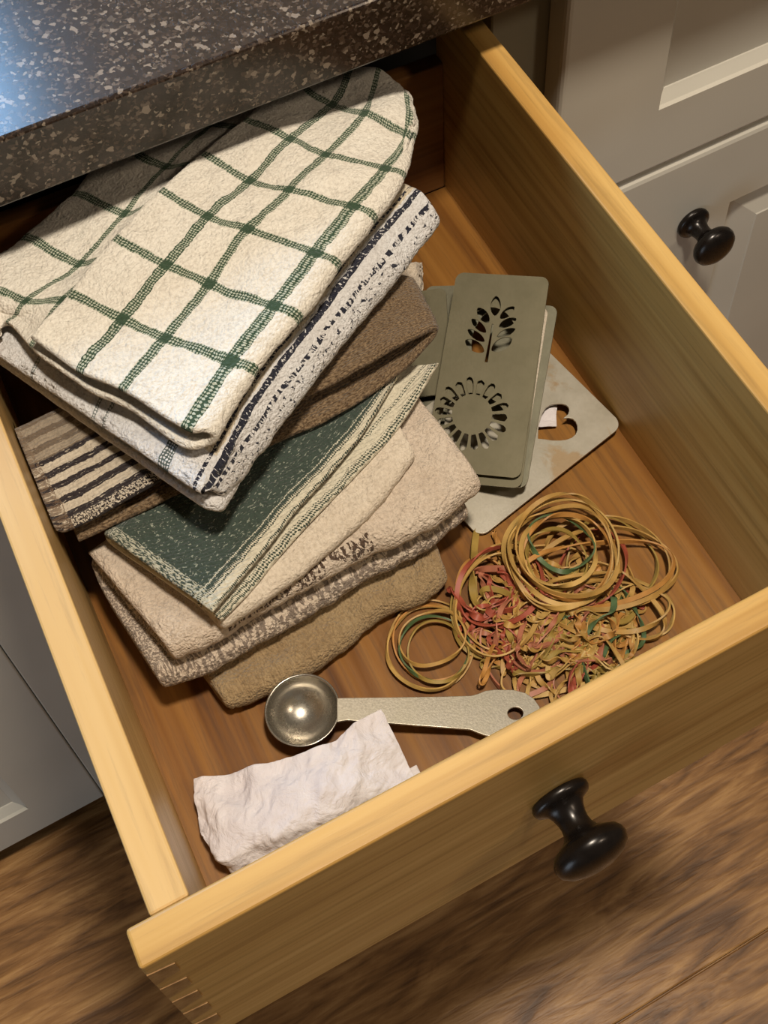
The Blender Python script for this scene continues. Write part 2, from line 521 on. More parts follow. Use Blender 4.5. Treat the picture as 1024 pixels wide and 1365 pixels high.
def cloth(name, rows, us, vs, T, mat, parent=None, step=0.0016, wr=((0.03, 0.0012), (0.011, 0.0005), (0.004, 0.0002)),
          seed=1, rough=0.00008, pucker=None):
    """rows[station][k] control points; us/vs cloth coordinates of the controls; T thickness"""
    P = np.array([[tuple(p) for p in r] for r in rows], float)          # (S, K, 3)
    S, K = P.shape[:2]
    mid = P[S // 2]
    tu, su, lu = params(mid, step, T * 0.5)
    tv, sv, lv = params(P[:, K // 2], step, T * 0.5)
    A = cr_interp(P, tv)                                                 # (nv, K, 3)
    A = np.transpose(cr_interp(np.transpose(A, (1, 0, 2)), tu), (1, 0, 2))   # (nv, nu, 3)
    nv, nu = A.shape[:2]

    def normals(A):
        du = np.gradient(A, axis=1); dv = np.gradient(A, axis=0)
        N = np.cross(du, dv); return N / (np.linalg.norm(N, axis=2, keepdims=True) + 1e-12)
    N = normals(A)
    X, Y = np.meshgrid(su, sv)
    for k, (wl, amp) in enumerate(wr):
        A = A + N * (vnoise(X / wl + 3.1, Y / wl + 7.7, seed * 13 + k) * amp)[..., None]
    if pucker is not None:
        A = A + N * pucker(X, Y, lu, lv)[..., None]
    N = normals(A)
    d = np.minimum(np.minimum(X, lu - X), np.minimum(Y, lv - Y))
    q = np.clip(d / (T * 0.5), 0, 1)
    h = T / 2 * np.sqrt(np.clip(1 - (1 - q) ** 2, 0, 1))
    r = np.random.default_rng(seed)
    rr = r.normal(0, rough, (nv, nu)) * q
    top = A + N * (h + rr + vnoise(X / .006, Y / .006, seed + 91) * T * 0.06 * q)[..., None]
    rr2 = r.normal(0, rough, (nv, nu)) * q
    bot = A - N * (h + rr2 + vnoise(X / .006, Y / .006, seed + 92) * T * 0.06 * q)[..., None]
    V = np.concatenate([top.reshape(-1, 3), bot.reshape(-1, 3)])
    idx = np.arange(nv * nu).reshape(nv, nu); b = idx + nv * nu
    border = np.zeros((nv, nu), bool); border[0] = border[-1] = True; border[:, 0] = border[:, -1] = True
    b = np.where(border, idx, b)
    F1 = np.stack([idx[:-1, :-1], idx[:-1, 1:], idx[1:, 1:], idx[1:, :-1]], -1).reshape(-1, 4)
    F2 = np.stack([b[:-1, :-1], b[1:, :-1], b[1:, 1:], b[:-1, 1:]], -1).reshape(-1, 4)
    F = np.concatenate([F1, F2])
    uvu = lin_interp(us, tu); uvv = lin_interp(vs, tv)
    U, W = np.meshgrid(uvu, uvv)
    uvs = np.stack([U.reshape(-1), W.reshape(-1)], -1); uvs = np.concatenate([uvs, uvs])
    V[:, 0] = np.clip(V[:, 0], .0012, .3288); V[:, 1] = np.clip(V[:, 1], .0010, .4112); V[:, 2] = np.maximum(V[:, 2], -.1630)
    used = np.unique(F); remap = np.full(len(V), -1); remap[used] = np.arange(len(used))
    V = V[used]; uvs = uvs[used]; F = remap[F]
    me = bpy.data.meshes.new(name)
    me.vertices.add(len(V)); me.vertices.foreach_set('co', V.astype(np.float32).ravel())
    me.loops.add(F.size); me.loops.foreach_set('vertex_index', F.astype(np.int32).ravel())
    me.polygons.add(len(F)); me.polygons.foreach_set('loop_start', np.arange(0, F.size, 4, dtype=np.int32))
    ul = me.uv_layers.new(name='UVMap'); ul.data.foreach_set('uv', uvs[F.ravel()].astype(np.float32).ravel())
    me.update(calc_edges=True); me.validate()
    return link(name, me, mat, parent, True)


def nose(tip, inward, r):
    """three points turning a fold: lower, tip, upper"""
    tip = Vector(tip); i = Vector(inward).normalized() * r
    return [tip + i * 1.1 + Vector((0, 0, -r)), tip, tip + i * 1.1 + Vector((0, 0, r))]


# ------------------------------------------------------------------ floor, wall, window (setting)
FZ = -0.87
floor = box('floor', -1.7, 1.9, -1.84, 0.985, FZ - 0.03, FZ - 0.008, M['floor']); tag(floor, kind='structure', label='brown wooden plank floor')
PW = 0.45
pm = None
for k, y0 in enumerate(np.arange(-1.845, 0.9, PW)):
    xoff = random.uniform(-1.2, 0.0); segs = []
    x = -1.7
    cuts = [-1.7] + sorted([xoff, xoff + 1.35]) + [1.9]
    if abs(y0 - (-0.045)) < .01 or abs(y0 + .495) < .01: cuts = [-1.7, -0.75, 0.95, 1.9]
    for a, b_ in zip(cuts[:-1], cuts[1:]):
        if b_ - a < .05: continue
        o = box('plank', -(b_ - a) / 2 + 0.0006, (b_ - a) / 2 - 0.0006, 0.0007, PW - 0.0007, -0.008, 0.0, M['floor'], floor, bev=0.0012, seg=1)
        o.location = ((a + b_) / 2, y0, FZ)
wall = empty('wall_back', (0, 0.99, 0)); tag(wall, kind='structure')
WX0, WX1, WZ0, WZ1 = -0.80, 0.16, 0.40, 1.05
for a in ((-1.7, WX0, FZ, 1.5), (WX1, 1.9, FZ, 1.5), (WX0, WX1, FZ, WZ0), (WX0, WX1, WZ1, 1.5)):
    box('wall_panel', a[0], a[1], 0.0, 0.05, a[2], a[3], M['wall'], wall)
win = empty('window_1', ((WX0 + WX1) / 2, 0.985, WZ0)); tag(win, kind='structure')
hw = (WX1 - WX0) / 2; wh = WZ1 - WZ0
for a in ((-hw, -hw + .03, 0, wh), (hw - .03, hw, 0, wh), (-hw, hw, 0, .03), (-hw, hw, wh - .03, wh), (-.012, .012, 0.03, wh - .03)):
    box('window_frame', a[0], a[1], -0.01, 0.03, a[2], a[3], M['paint'], win, bev=.003)

# ------------------------------------------------------------------ cabinets (turned 1.8 degrees to the drawer)
Q = 0.032
YD, YC = 0.3765, 0.3435
DT = 0.020                          # door thickness
cab = empty('base_cabinet', (0, 0, 0), Q)
tag(cab, 'cream painted base cabinets with framed doors, standing behind the open drawer', 'cabinet')
YF = YD + DT + 0.001
P_, FP = M['paint'], M['frame_shade_paint']


def lb(name, x0, x1, y0, y1, z0, z1, m=P_, parent=cab, bev=0.001):
    return box(name, x0, x1, y0, y1, z0, z1, m, parent, bev, 1)


# carcass
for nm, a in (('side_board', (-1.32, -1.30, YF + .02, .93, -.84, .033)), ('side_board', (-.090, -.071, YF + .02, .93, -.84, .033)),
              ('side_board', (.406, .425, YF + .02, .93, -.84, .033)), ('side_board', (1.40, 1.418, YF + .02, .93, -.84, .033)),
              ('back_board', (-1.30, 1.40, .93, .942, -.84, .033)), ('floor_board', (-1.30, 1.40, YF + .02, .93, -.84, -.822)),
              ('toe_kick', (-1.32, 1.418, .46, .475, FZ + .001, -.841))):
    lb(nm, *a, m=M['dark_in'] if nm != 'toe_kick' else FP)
# face frame
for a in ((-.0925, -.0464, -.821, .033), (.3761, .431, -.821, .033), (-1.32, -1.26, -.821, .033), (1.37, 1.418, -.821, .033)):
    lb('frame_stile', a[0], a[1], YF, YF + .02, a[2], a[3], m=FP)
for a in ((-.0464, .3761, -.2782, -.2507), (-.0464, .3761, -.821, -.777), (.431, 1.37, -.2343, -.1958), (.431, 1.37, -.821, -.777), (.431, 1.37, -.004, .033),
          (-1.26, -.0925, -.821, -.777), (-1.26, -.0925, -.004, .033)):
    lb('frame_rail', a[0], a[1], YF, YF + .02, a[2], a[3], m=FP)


def panel_door(name, x0, x1, z0, z1, st_l, st_r, rail_b, rail_t, style, edge=0.004):
    """a framed door built as one moulded front: grid of depths"""
    bm = bmesh.new()
    Y = YD

    def rect(a, b, c, d, y): return [(a, y, c), (b, y, c), (b, y, d), (a, y, d)]
    loops = [rect(x0, x1, z0, z1, Y + DT), rect(x0, x1, z0, z1, Y + edge * 1.2)]
    for k in range(1, 4):
        q = math.pi / 2 * k / 3
        e = edge * (1 - math.cos(q)); loops.append(rect(x0 + edge - edge * math.cos(q), x1 - edge + edge * math.cos(q), z0 + edge - edge * math.cos(q), z1 - edge + edge * math.cos(q), Y + edge * 1.2 * (1 - math.sin(q))))
    a, b, c, d = x0 + st_l, x1 - st_r, z0 + rail_b, z1 - rail_t
    g = 0.0
    loops.append(rect(a, b, c, d, Y))
    if style == 'recess':
        for g, dy in ((0.0012, 0.003), (0.0095, 0.0095), (0.0100, 0.0105)):
            loops.append(rect(a + g, b - g, c + g, d - g, Y + dy))
    else:
        for g, dy in ((0.001, 0.010), (0.0044, 0.0105), (0.0362, 0.0010), (0.0373, 0.0)):
            loops.append(rect(a + g, b - g, c + g, d - g, Y + dy))
    vl = [[bm.verts.new(p) for p in L] for L in loops]
    for i in range(len(vl) - 1):
        for k in range(4):
            bm.faces.new((vl[i][k], vl[i][(k + 1) % 4], vl[i + 1][(k + 1) % 4], vl[i + 1][k]))
    bm.faces.new(vl[-1]); bm.faces.new(vl[0][::-1])
    return bm_obj(name, bm, P_, cab)


panel_door('drawer_front', .4201, 1.38, -.2145, .0193, .090, .090, .066, .055, 'recess')
d2 = panel_door('door', .4201, 1.0402, -.8215, -.2200, .1877, .099, .099, .0845, 'raised', edge=0.0066)
panel_door('door', 1.0446, 1.38, -.8215, -.2200, .09, .09, .09, .0845, 'raised', edge=0.0066)
d0 = panel_door('door', -0.683, -.0761, -.8237, .0193, .066, .0626, .0637, .066, 'recess', edge=.0015)
panel_door('door', -1.30, -.6874, -.8237, .0193, .066, .0626, .0637, .066, 'recess')
d1 = panel_door('door', -.0754, .3926, -.8237, -.2584, .06, .06, .06, .06, 'recess', edge=.0015)

KNOB = [(0, 0), (.0128, 0), (.0134, .0012), (.0134, .0028), (.0125, .0042), (.0105, .0050), (.0086, .0062), (.0074, .0085), (.0066, .0115),
        (.0064, .0140), (.0068, .0165), (.0082, .0190), (.0118, .0210), (.0152, .0228), (.0168, .0252), (.0171, .0275), (.0160, .0305),
        (.0128, .0330), (.0080, .0346), (.0035, .0351), (0, .0352)]
kn = lathe('knob', KNOB, M['bronze'], d2, axis='-Y')
kn.location = (0.5682, YD + 0.0003, -0.3067); kn.scale = (1.165, 1.165, 1.165)
tag(kn, 'round black knob')

ct = box('countertop', -1.25, 1.45, YC, .945, .0353, .0792, M['stone'], None, bev=.0022, seg=3)
ct.rotation_euler = (0, 0, Q)
tag(ct, 'dark brown speckled stone countertop above the open drawer', 'countertop')

# ------------------------------------------------------------------ the drawer
W, D, H = 0.33, 0.4125, 0.1636
drawer = empty('drawer', (W / 2, 0, -H - .006))
tag(drawer, 'open honey-coloured wooden drawer holding towels and kitchen odds and ends', 'drawer')


def dpart(name, x0, x1, y0, y1, z0, z1, m, bev=.0012, seg=2):
    cx, cy, cz = (x0 + x1) / 2, (y0 + y1) / 2, (z0 + z1) / 2
    o = box(name, x0 - cx, x1 - cx, y0 - cy, y1 - cy, z0 - cz, z1 - cz, m, drawer, bev, seg)
    o.location = Vector((cx, cy, cz)) - drawer.location
    return o


FX0, FX1 = -0.0262, W + 0.0262
fr = dpart('front_panel', FX0, FX1, -.0161, 0, -.1665, 0.0012, M['oak_x'], .0016, 3)
dpart('side_panel', -.0163, 0, .0002, D + .012, -.1696, 0, M['oak_y2'])
dpart('side_panel', W, W + .0157, .0002, D + .012, -.1696, 0, M['oak_y'])
dpart('back_panel', .0002, W - .0002, D, D + .012, -.1636, -.0464, M['back'])
dpart('bottom_panel', -.0002, W + .0002, .0002, D, -.1696, -H, M['bottom'], .0003, 1)
# dovetail pins showing through the front, near both ends
for xs, sgn in ((FX0 + .0006, 1), (FX1 - .0006, -1)):
    for zc in (-.020, -.048, -.076, -.104, -.132):
        bm = bmesh.new()
        h1, h2 = .0095, .0062
        y0, y1 = -.01655, -.0135
        prof = [(0, -h1), (.0108 * sgn, -h2), (.0108 * sgn, h2), (0, h1)]
        a = [bm.verts.new((x, y0, z)) for x, z in prof]; b_ = [bm.verts.new((x, y1, z)) for x, z in prof]
        bm.faces.new(a); bm.faces.new(b_[::-1])
        for k in range(4): bm.faces.new((a[k], a[(k + 1) % 4], b_[(k + 1) % 4], b_[k]))
        o = bm_obj('dovetail_tail', bm, M['oak_end'], drawer)
        o.location = Vector((xs, 0, zc)) - drawer.location
        if xs < 0 and zc == -.020: tag(o, 'darker end-grain dovetail tail near the end of the front')
kb = lathe('knob', KNOB, M['bronze'], drawer, axis='-Y')
kb.location = Vector((0.1625, -.0163, -.079)) - drawer.location
kb.scale = (1.1, 1.06, 1.1)
tag(kb, 'round black knob')

# ------------------------------------------------------------------ folded towels, bottom of the stack first
V3 = Vector
UPZ = V3((0, 0, 1))


def two_layer(tips, fars, r, extra=()):
    """rows for a cloth folded once: far bottom, near bottom, nose, near top, far top"""
    rows = []
    for tp, fp in zip(tips, fars):
        tp = V3(tp); fp = V3(fp); inw = (fp - tp); inw.z = 0
        a, b_, c = nose(tp, inw, r)
        zt = fp.z
        mid1 = a.lerp(V3((fp.x, fp.y, a.z)), 0.5); mid2 = c.lerp(V3((fp.x, fp.y, zt)), 0.5)
        rows.append([V3((fp.x, fp.y, a.z)), mid1, a, b_, c, mid2, V3((fp.x, fp.y, zt))])
    return rows


# 1 tan towel
tips = [at(300, 940, -.1525), at(350, 918, -.1525), at(400, 893, -.1525), at(450, 860, -.1525), at(488, 826, -.152), at(520, 806, -.152), at(560, 798, -.1525), at(594, 768, -.1525)]
fars = [at(225, 835, -.148), at(270, 815, -.148), at(320, 790, -.148), at(370, 760, -.148), at(420, 735, -.148), at(470, 705, -.148), at(515, 680, -.148), at(562, 668, -.147)]
o = cloth('folded_towel', two_layer(tips, fars, .0052), [0, .04, .08, .088, .096, .136, .176], np.linspace(0, .2, 8), .0078, M['ochre'], seed=3,
          wr=((0.025, 0.0012), (0.010, 0.0008), (0.004, 0.00035)), rough=.00016,
          pucker=lambda X, Y, lu, lv: .0012 * np.sin((X + .15 * Y) / .0052) * np.exp(-((X - lu * .66) / .02) ** 2))
tag(o, 'rough tan folded towel at the very bottom of the stack', 'towel', 'folded towels stacked in the drawer')


# 2 beige towel: folded in four, two front folds
def four_layer(n1, n2, fx1, fx2, zs, r1, r2):
    rows = []
    for a1, a2, f1, f2 in zip(n1, n2, fx1, fx2):
        A1, A2 = V3(a1), V3(a2); i1 = V3(f1) - A1; i1.z = 0; i2 = V3(f2) - A2; i2.z = 0
        p = nose(A1, i1, r1); q = nose(A2, i2, r2)
        f1 = V3(f1); f2 = V3(f2); fl = (f1 + f2) / 2
        back = i2.normalized()
        zlo, zhi = p[2].z, q[0].z
        fm = V3((fl.x, fl.y, 0)) + back * .004
        rows.append([V3((f1.x, f1.y, p[0].z)), p[0].lerp(V3((f1.x, f1.y, p[0].z)), .5), p[0], p[1], p[2],
                     p[2].lerp(V3((f1.x, f1.y, zlo)), .6), V3((f1.x, f1.y, zlo)), V3((fm.x, fm.y, (zlo + zhi) / 2)), V3((f2.x, f2.y, zhi)),
                     q[0].lerp(V3((f2.x, f2.y, zhi)), .4), q[0], q[1], q[2], q[2].lerp(V3((f2.x, f2.y, f2.z)), .5), f2])
    return rows


n1 = [at(212, 908, -.130), at(262, 893, -.130), at(330, 858, -.130), at(400, 818, -.130), at(480, 768, -.130), at(560, 725, -.130), at(622, 680, -.130)]
n2 = [at(226, 870, -.108), at(272, 852, -.108), at(340, 812, -.108), at(408, 775, -.108), at(485, 733, -.108), at(565, 700, -.108), at(638, 642, -.108)]
f1 = [at(138, 790, -.118), at(185, 760, -.118), at(250, 730, -.118), at(320, 690, -.118), at(390, 645, -.118), at(470, 600, -.118), at(545, 575, -.118)]
f2 = [at(118, 738, -.100), at(165, 705, -.100), at(230, 670, -.100), at(310, 640, -.100), at(380, 600, -.100), at(460, 555, -.099), at(556, 528, -.098)]
f1 = [V3((a.x, a.y, -.118)) for a in f1]
us = [-.09, -.05, -.012, -.006, -.003, -.1, -.15, .15, .13, .08, .012, .002, -.0005, .05, .1]
us = [-.09, -.05, -.016, -.010, -.004, -.05, -.09, .30, .26, .20, .020, .0015, .012, .05, .10]
us = [-.09, -.05, -.016, -.010, -.004, -.05, -.09, -.10, -.11, -.07, -.012, .0015, .012, .05, .10]
o = cloth('folded_towel', four_layer(n1, n2, f1, f2, None, .0062, .0068), us, np.linspace(0, .21, 7), .0078, M['beige'], seed=5,
          wr=((0.03, 0.0010), (0.009, 0.0006), (0.004, 0.0003)), rough=.00014)
tag(o, 'thick beige terry towel with brown speckles, lying directly on the tan towel', 'towel', 'folded towels stacked in the drawer')

# 3 plain cream cloth
cn = [at(292, 832, -.094), at(360, 788, -.094), at(430, 738, -.094), at(500, 672, -.0935), at(551, 604, -.093)]
cf = [at(200, 745, -.090), at(270, 700, -.090), at(350, 650, -.090), at(430, 590, -.090), at(528, 560, -.089)]
o = cloth('folded_cloth', two_layer(cn, cf, .0030), [0, .02, .04, .045, .05, .07, .09], np.linspace(0, .17, 5), .0045, M['cream'], seed=8)
tag(o, 'plain cream cloth, only a corner showing between the green towel and the beige towel', 'towel', 'folded towels stacked in the drawer')

# 4 green towel: top layer, fold round the left, second layer further out
gt = [at(284, 817, -.0765), at(319, 776, -.0765), at(359, 728, -.0765), at(398, 677, -.0765), at(440, 632, -.0765), at(485, 576, -.0765), at(531, 502, -.0765)]
gb = [at(296, 829, -.086), at(331, 795, -.086), at(380, 736, -.086), at(438, 673, -.086), at(480, 630, -.086), at(535, 568, -.0845), at(586, 486, -.081)]
gf = [at(145, 716, -.0765), at(185, 690, -.0765), at(235, 655, -.0765), at(290, 610, -.0765), at(350, 560, -.0765), at(410, 515, -.0765), at(500, 480, -.0765)]
rows = []
for a, b_, f in zip(gt, gb, gf):
    inw = (f - a); inw.z = 0; inn = inw.normalized()
    lo = V3((f.x, f.y, -.086)); up = V3((f.x, f.y, -.0765))
    # far bottom ... near bottom (second edge) ... back in ... nose ... top layer to far
    rows.append([b_ + inn * .0005, b_.lerp(lo, .25), b_.lerp(lo, .6), lo, lo + inn * .003 + UPZ * .0048, up, a.lerp(up, .6), a.lerp(up, .3), a.lerp(up, .12), a])
us = [-.0135, .0 - .002, .03, .055, .06, .065, .036, .02, .0085, 0]
LL = (gt[3] - gf[3]).length
us = [-.0135, -.0135 + LL * .27, -.0135 + LL * .65, LL - .01, LL, LL, LL * .6, LL * .3, LL * .12, 0]
# the lower layer's border lies in the negative cloth coordinates
us = [-.0135, -.0025, -.0020, -.0020, -.0015, LL, LL * .6, LL * .3, LL * .12, 0]
o = cloth('folded_towel', rows, us, np.linspace(0, .2, 7), .0042, M['green'], seed=12, wr=((0.03, 0.0008), (0.010, 0.00035), (0.004, 0.00012)))
tag(o, 'dark green towel with cream woven borders, fanned out in the middle of the stack', 'towel', 'folded towels stacked in the drawer')
# 5 brown towel, a loop closed at its right end and a striped left end
top = [at(95, 706, -.062), at(225, 635, -.056), at(345, 566, -.053), at(400, 534, -.052), at(480, 492, -.051), at(535, 461, -.050)]
tipn = at(582, 442, -.056)
low = [at(240, 657, -.070), at(345, 602, -.070), at(446, 556, -.070), at(533, 497, -.068)]
edge_l = at(86, 700, -.068)
bk_t = [at(22, 572, -.060), at(125, 520, -.056), at(270, 440, -.053), at(330, 420, -.052), at(440, 385, -.051), at(503, 372, -.050)]
bk_tip = at(546, 375, -.056)
bk_l = [at(170, 540, -.070), at(280, 500, -.070), at(370, 440, -.070), at(490, 400, -.068)]
bk_e = at(17, 566, -.070)
low0 = at(105, 722, -.0745); bk0 = at(50, 600, -.0745)
def brow(f):
    L = lambda a, b_: a.lerp(b_, f)
    r = [L(low0, bk0)] + [L(a, b_) for a, b_ in zip(low, bk_l)]
    tl = L(tipn, bk_tip)
    pre = r[-1].lerp(tl, .75); pre.z -= .0035
    r += [pre, tl]
    tp = [L(a, b_) for a, b_ in zip(top, bk_t)]
    post = tp[-1].lerp(tl, .72); post.z = tp[-1].z - .001
    r += [post] + tp[::-1]
    e = L(edge_l, bk_e)
    r += [e + V3((-.003, -.0, .003)), e + V3((-.002, 0, -.004))]
    return r
rows = [brow(f) for f in (0, .08, .3, .6, 1.0)]
print('brown K', len(rows[0]))
us = [0, .06, .12, .17, .21, .235, .25, .265, .29, .32, .35, .365, .42, .49, .495, .50]
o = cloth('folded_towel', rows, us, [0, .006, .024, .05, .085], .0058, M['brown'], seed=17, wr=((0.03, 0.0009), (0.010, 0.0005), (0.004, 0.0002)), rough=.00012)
tag(o, 'brown towel folded in an open loop, its left end striped black and white', 'towel', 'folded towels stacked in the drawer')

# 6 white terry towel with a navy striped rolled edge
tips = [at(292, 660, -.038), at(330, 612, -.036), at(378, 548, -.033), at(430, 480, -.031), at(485, 408, -.030), at(545, 338, -.029), at(583, 287, -.028)]
tops = [at(262, 655, -.027), at(300, 586, -.0225), at(338, 520, -.0215), at(392, 450, -.021), at(450, 375, -.0205), at(505, 305, -.020), at(553, 252, -.020)]
lft = [at(-10, 470, -.034), at(15, 420, -.031), at(60, 370, -.030), at(120, 315, -.030), at(190, 260, -.031), at(260, 200, -.033), at(330, 160, -.036)]
rows = []
for a, tp, f in zip(tips, tops, lft):
    lo = V3((f.x, f.y, -.0435)); m = V3((tp.x, tp.y, -.0425))
    inn = (tp - a); inn.z = 0
    rows.append([lo, m.lerp(lo, .4), m, a + V3((0, 0, -.008)) + inn * .25, a, a.lerp(tp, .55) + V3((0, 0, .0032)), tp, tp.lerp(f, .3), tp.lerp(f, .6), f])
us = [0, .045, .085, .098, .106, .122, .140, .19, .25, .31]
us = [0, .045, .085, .098, .106, .122, .142, .186, .235, .29]
o = cloth('folded_towel', rows, us, [0, .024, .053, .083, .113, .143, .165], .0062, M['white'], seed=21, wr=((0.03, 0.0009), (0.009, 0.0006), (0.004, 0.00025)), rough=.00012)
tag(o, 'white terry towel with navy woven stripes along its rolled edge, under the checked towel', 'towel', 'folded towels stacked in the drawer')

# 7 cream towel with green check
zt = [0.000, 0.001, 0.003, 0.004, 0.004, 0.002, -.004, -.012]
T7 = [  # left edge, line 1, line 2, line 3, right nose
    [(42, 452), (106, 497), (165, 523), (246, 573), (282, 582)],
    [(92, 390), (165, 428), (221, 450), (306, 480), (338, 496)],
    [(152, 320), (223, 356), (279, 380), (363, 408), (396, 424)],
    [(213, 256), (278, 292), (332, 310), (417, 341), (447, 354)],
    [(268, 204), (333, 242), (387, 256), (467, 280), (495, 292)],
    [(325, 160), (387, 189), (435, 212), (510, 227), (537, 236)],
    [(385, 110), (442, 142), (485, 162), (540, 180), (552, 184)],
    [(425, 75), (470, 96), (505, 96), (538, 116), (548, 132)]]
LP = [[(-5, 448), (12, 433)], [(-28, 378), (40, 406)], [(38, 318), (108, 354)], [(103, 258), (168, 288)], [(165, 205), (223, 228)], [(225, 152), (285, 172)], [(285, 100), (345, 118)], [(325, 70), (385, 80)]]
rows = []
for k, (a, lp) in enumerate(zip(T7, LP)):
    z = zt[k]
    pts = [at(px, py, z - (0.002 if i == 4 else 0)) for i, (px, py) in enumerate(a)]
    pts[4].z = z - .0045
    p4 = at(a[4][0], a[4][1], z - .0050)
    inn = (pts[3] - p4); inn.z = 0; inn = inn.normalized()
    zl = z - .0105
    sh = V3((0.0, -.003, 0)) if k == 0 else V3((0, 0, 0))
    l0 = at(*lp[1], zl - .004 - (.004 if k == 0 else 0)); l1 = at(*lp[0], zl - .006 - (.004 if k == 0 else 0))
    und = [V3((p.x, p.y, zl)) + sh for p in (pts[3], pts[2], pts[1])]
    e0 = V3((pts[0].x, pts[0].y, zl - .001)) + sh
    out = (l1 - l0).normalized()
    rows.append([pts[0], pts[1], pts[2], pts[3], p4 + inn * .003 + V3((0, 0, .0035)), p4, p4 + inn * .004 + V3((0, 0, -.0045)) + sh * .5, und[0] + inn * .004, und[1], und[2], e0, l0, l1, l1 + V3((-.003, .004, -.009))])
us = [0, .030, .058, .094, .102, .107, .112, .120, .150, .175, .19, .245, .285, .295]
us = [0, .030, .058, .094, .103, .108, .113, .122, .150, .175, .195, .245, .285, .295]
vs = [-.030, 0, .039, .078, .117, .156, .195, .225]
def puck(X, Y, lu, lv):
    return .0016 * np.sin(Y / .011 + 2 * np.sin(X / .02)) * np.clip((X - .02) / .02, 0, 1) * np.exp(-((X - .075) / .05) ** 2) * np.clip(Y / lv, 0, 1)
o = cloth('folded_towel', rows, us, vs, .0048, M['check'], seed=31, wr=((0.035, 0.0023), (0.012, 0.0007), (0.004, 0.00018)), rough=.0001, pucker=puck)
tag(o, 'cream towel with green window-pane check, topmost of the stack and running under the counter', 'towel', 'folded towels stacked in the drawer')


# ------------------------------------------------------------------ metal cards with cut-outs
def flat_sheet(name, outline, holes, origin, ex, ey, thick, mat, bevel=0.0):
    """outline and holes are lists of world points on the plane (origin, ex, ey)"""
    cu = bpy.data.curves.new(name, 'CURVE'); cu.dimensions = '2D'; cu.fill_mode = 'BOTH'; cu.extrude = thick / 2; cu.bevel_depth = bevel
    for L in [outline] + holes:
        s = cu.splines.new('POLY'); s.points.add(len(L) - 1)
        for p, q in zip(s.points, L):
            d = V3(q) - origin; p.co = (d.dot(ex), d.dot(ey), 0, 1)
        s.use_cyclic_u = True
    tmp = bpy.data.objects.new('tmp', cu)
    me = bpy.data.meshes.new_from_object(tmp)
    bpy.data.objects.remove(tmp); bpy.data.curves.remove(cu)
    me.name = name
    o = link(name, me, mat)
    ez = ex.cross(ey)
    m = Matrix((ex, ey, ez)).transposed().to_4x4(); m.translation = origin
    o.matrix_world = m
    me.polygons.foreach_set('use_smooth', [False] * len(me.polygons))
    return o


def frame_of(a, b_, c):
    ex = (b_ - a).normalized(); n = ex.cross(c - a).normalized()
    if n.z < 0: n = -n
    ey = n.cross(ex)
    return ex, ey, n


def rrect(w_, h_, r, n=8):
    pts = []
    for cx, cy, a0 in ((w_ - r, r, -90), (w_ - r, h_ - r, 0), (r, h_ - r, 90), (r, r, 180)):
        for k in range(n + 1):
            a = math.radians(a0 + 90 * k / n); pts.append((cx + r * math.cos(a), cy + r * math.sin(a)))
    return pts


def ell(c, a, b_, ang, n=22, point=0.0):
    out = []
    for k in range(n):
        t_ = 2 * math.pi * k / n
        x = a * math.cos(t_); y = b_ * math.sin(t_) * (1 - point * abs(math.cos(t_)) ** 3)
        out.append((c[0] + x * math.cos(ang) - y * math.sin(ang), c[1] + x * math.sin(ang) + y * math.cos(ang)))
    return out


# plane of the top card: three of its corners
LR = at(694, 638, -.136); UR = at(733, 370, -.098); UL = at(601, 362, -.110)
ex, ey, nn = frame_of(LR, UR, UL)           # ex up the right edge, ey towards the left
hgt = (UR - LR).length; wid = (UL - UR).dot(ey)
print('card', hgt, wid, 'tilt', nn)
wid = 0.060; print([tuple(round(c, 4) for c in p) for p in (LR, UR, LR + ex * hgt + ey * wid)])
pl = lambda px, py: on_plane(px, py, LR, nn)
outl = [LR + ex * x + ey * y for x, y in rrect(hgt, wid, .0052)]
leaves = [((661, 408), 13.5, 6.2, 95), ((644.5, 420.5), 12.5, 5.8, 53), ((676.5, 417), 12.5, 4.9, 141), ((638.5, 434.5), 13.5, 4.6, 43), ((677, 430.5), 13, 4.9, 155),
          ((635, 447.5), 14, 4.5, 35), ((675, 443.8), 13.5, 4.2, 157), ((633, 461.5), 15, 6.4, 31), ((669, 459.5), 16, 7.0, 150)]
holes = []; LSC = (0.98, 1.12)
for c, a, b_, g in leaves:
    holes.append([pl(x, y) for x, y in ell(c, a * LSC[0], b_ * LSC[1], math.radians(g), point=.3)])
holes.append([pl(x, y) for x, y in ((656.2, 432), (658.4, 432.5), (650.4, 483.5), (646.2, 483))])
cx, cy = 629.6, 552.5
for k in range(18):
    g = math.radians(20 * k + 6)
    rr_ = 38.5 + (1.6 if k % 2 else -1.2)
    pet = [(26.8, -2.6), (30, -3.6), (38, -4.7), (44, -5.0), (46.8 + rr_ - 38.5, -3.4), (48.6 + rr_ - 38.5, 0), (46.8 + rr_ - 38.5, 3.4), (44, 5.0), (38, 4.7), (30, 3.6), (26.8, 2.6)]
    holes.append([pl(cx + a * math.cos(g) - b_ * math.sin(g), cy + a * math.sin(g) + b_ * math.cos(g)) for a, b_ in pet])
OV = [[pl(*p) for p in ell((656, 438), 48, 38, math.radians(100), 28)], [pl(*p) for p in ell((631, 557), 53, 53, 0, 28)]]
o = flat_sheet('stencil_card', outl, holes, LR, ex, ey, .0009, M['card'], 0)
tag(o, 'tall tarnished metal stencil card with leaf and daisy cut-outs, lying uppermost', 'stencil', 'metal stencils and plates in the drawer')


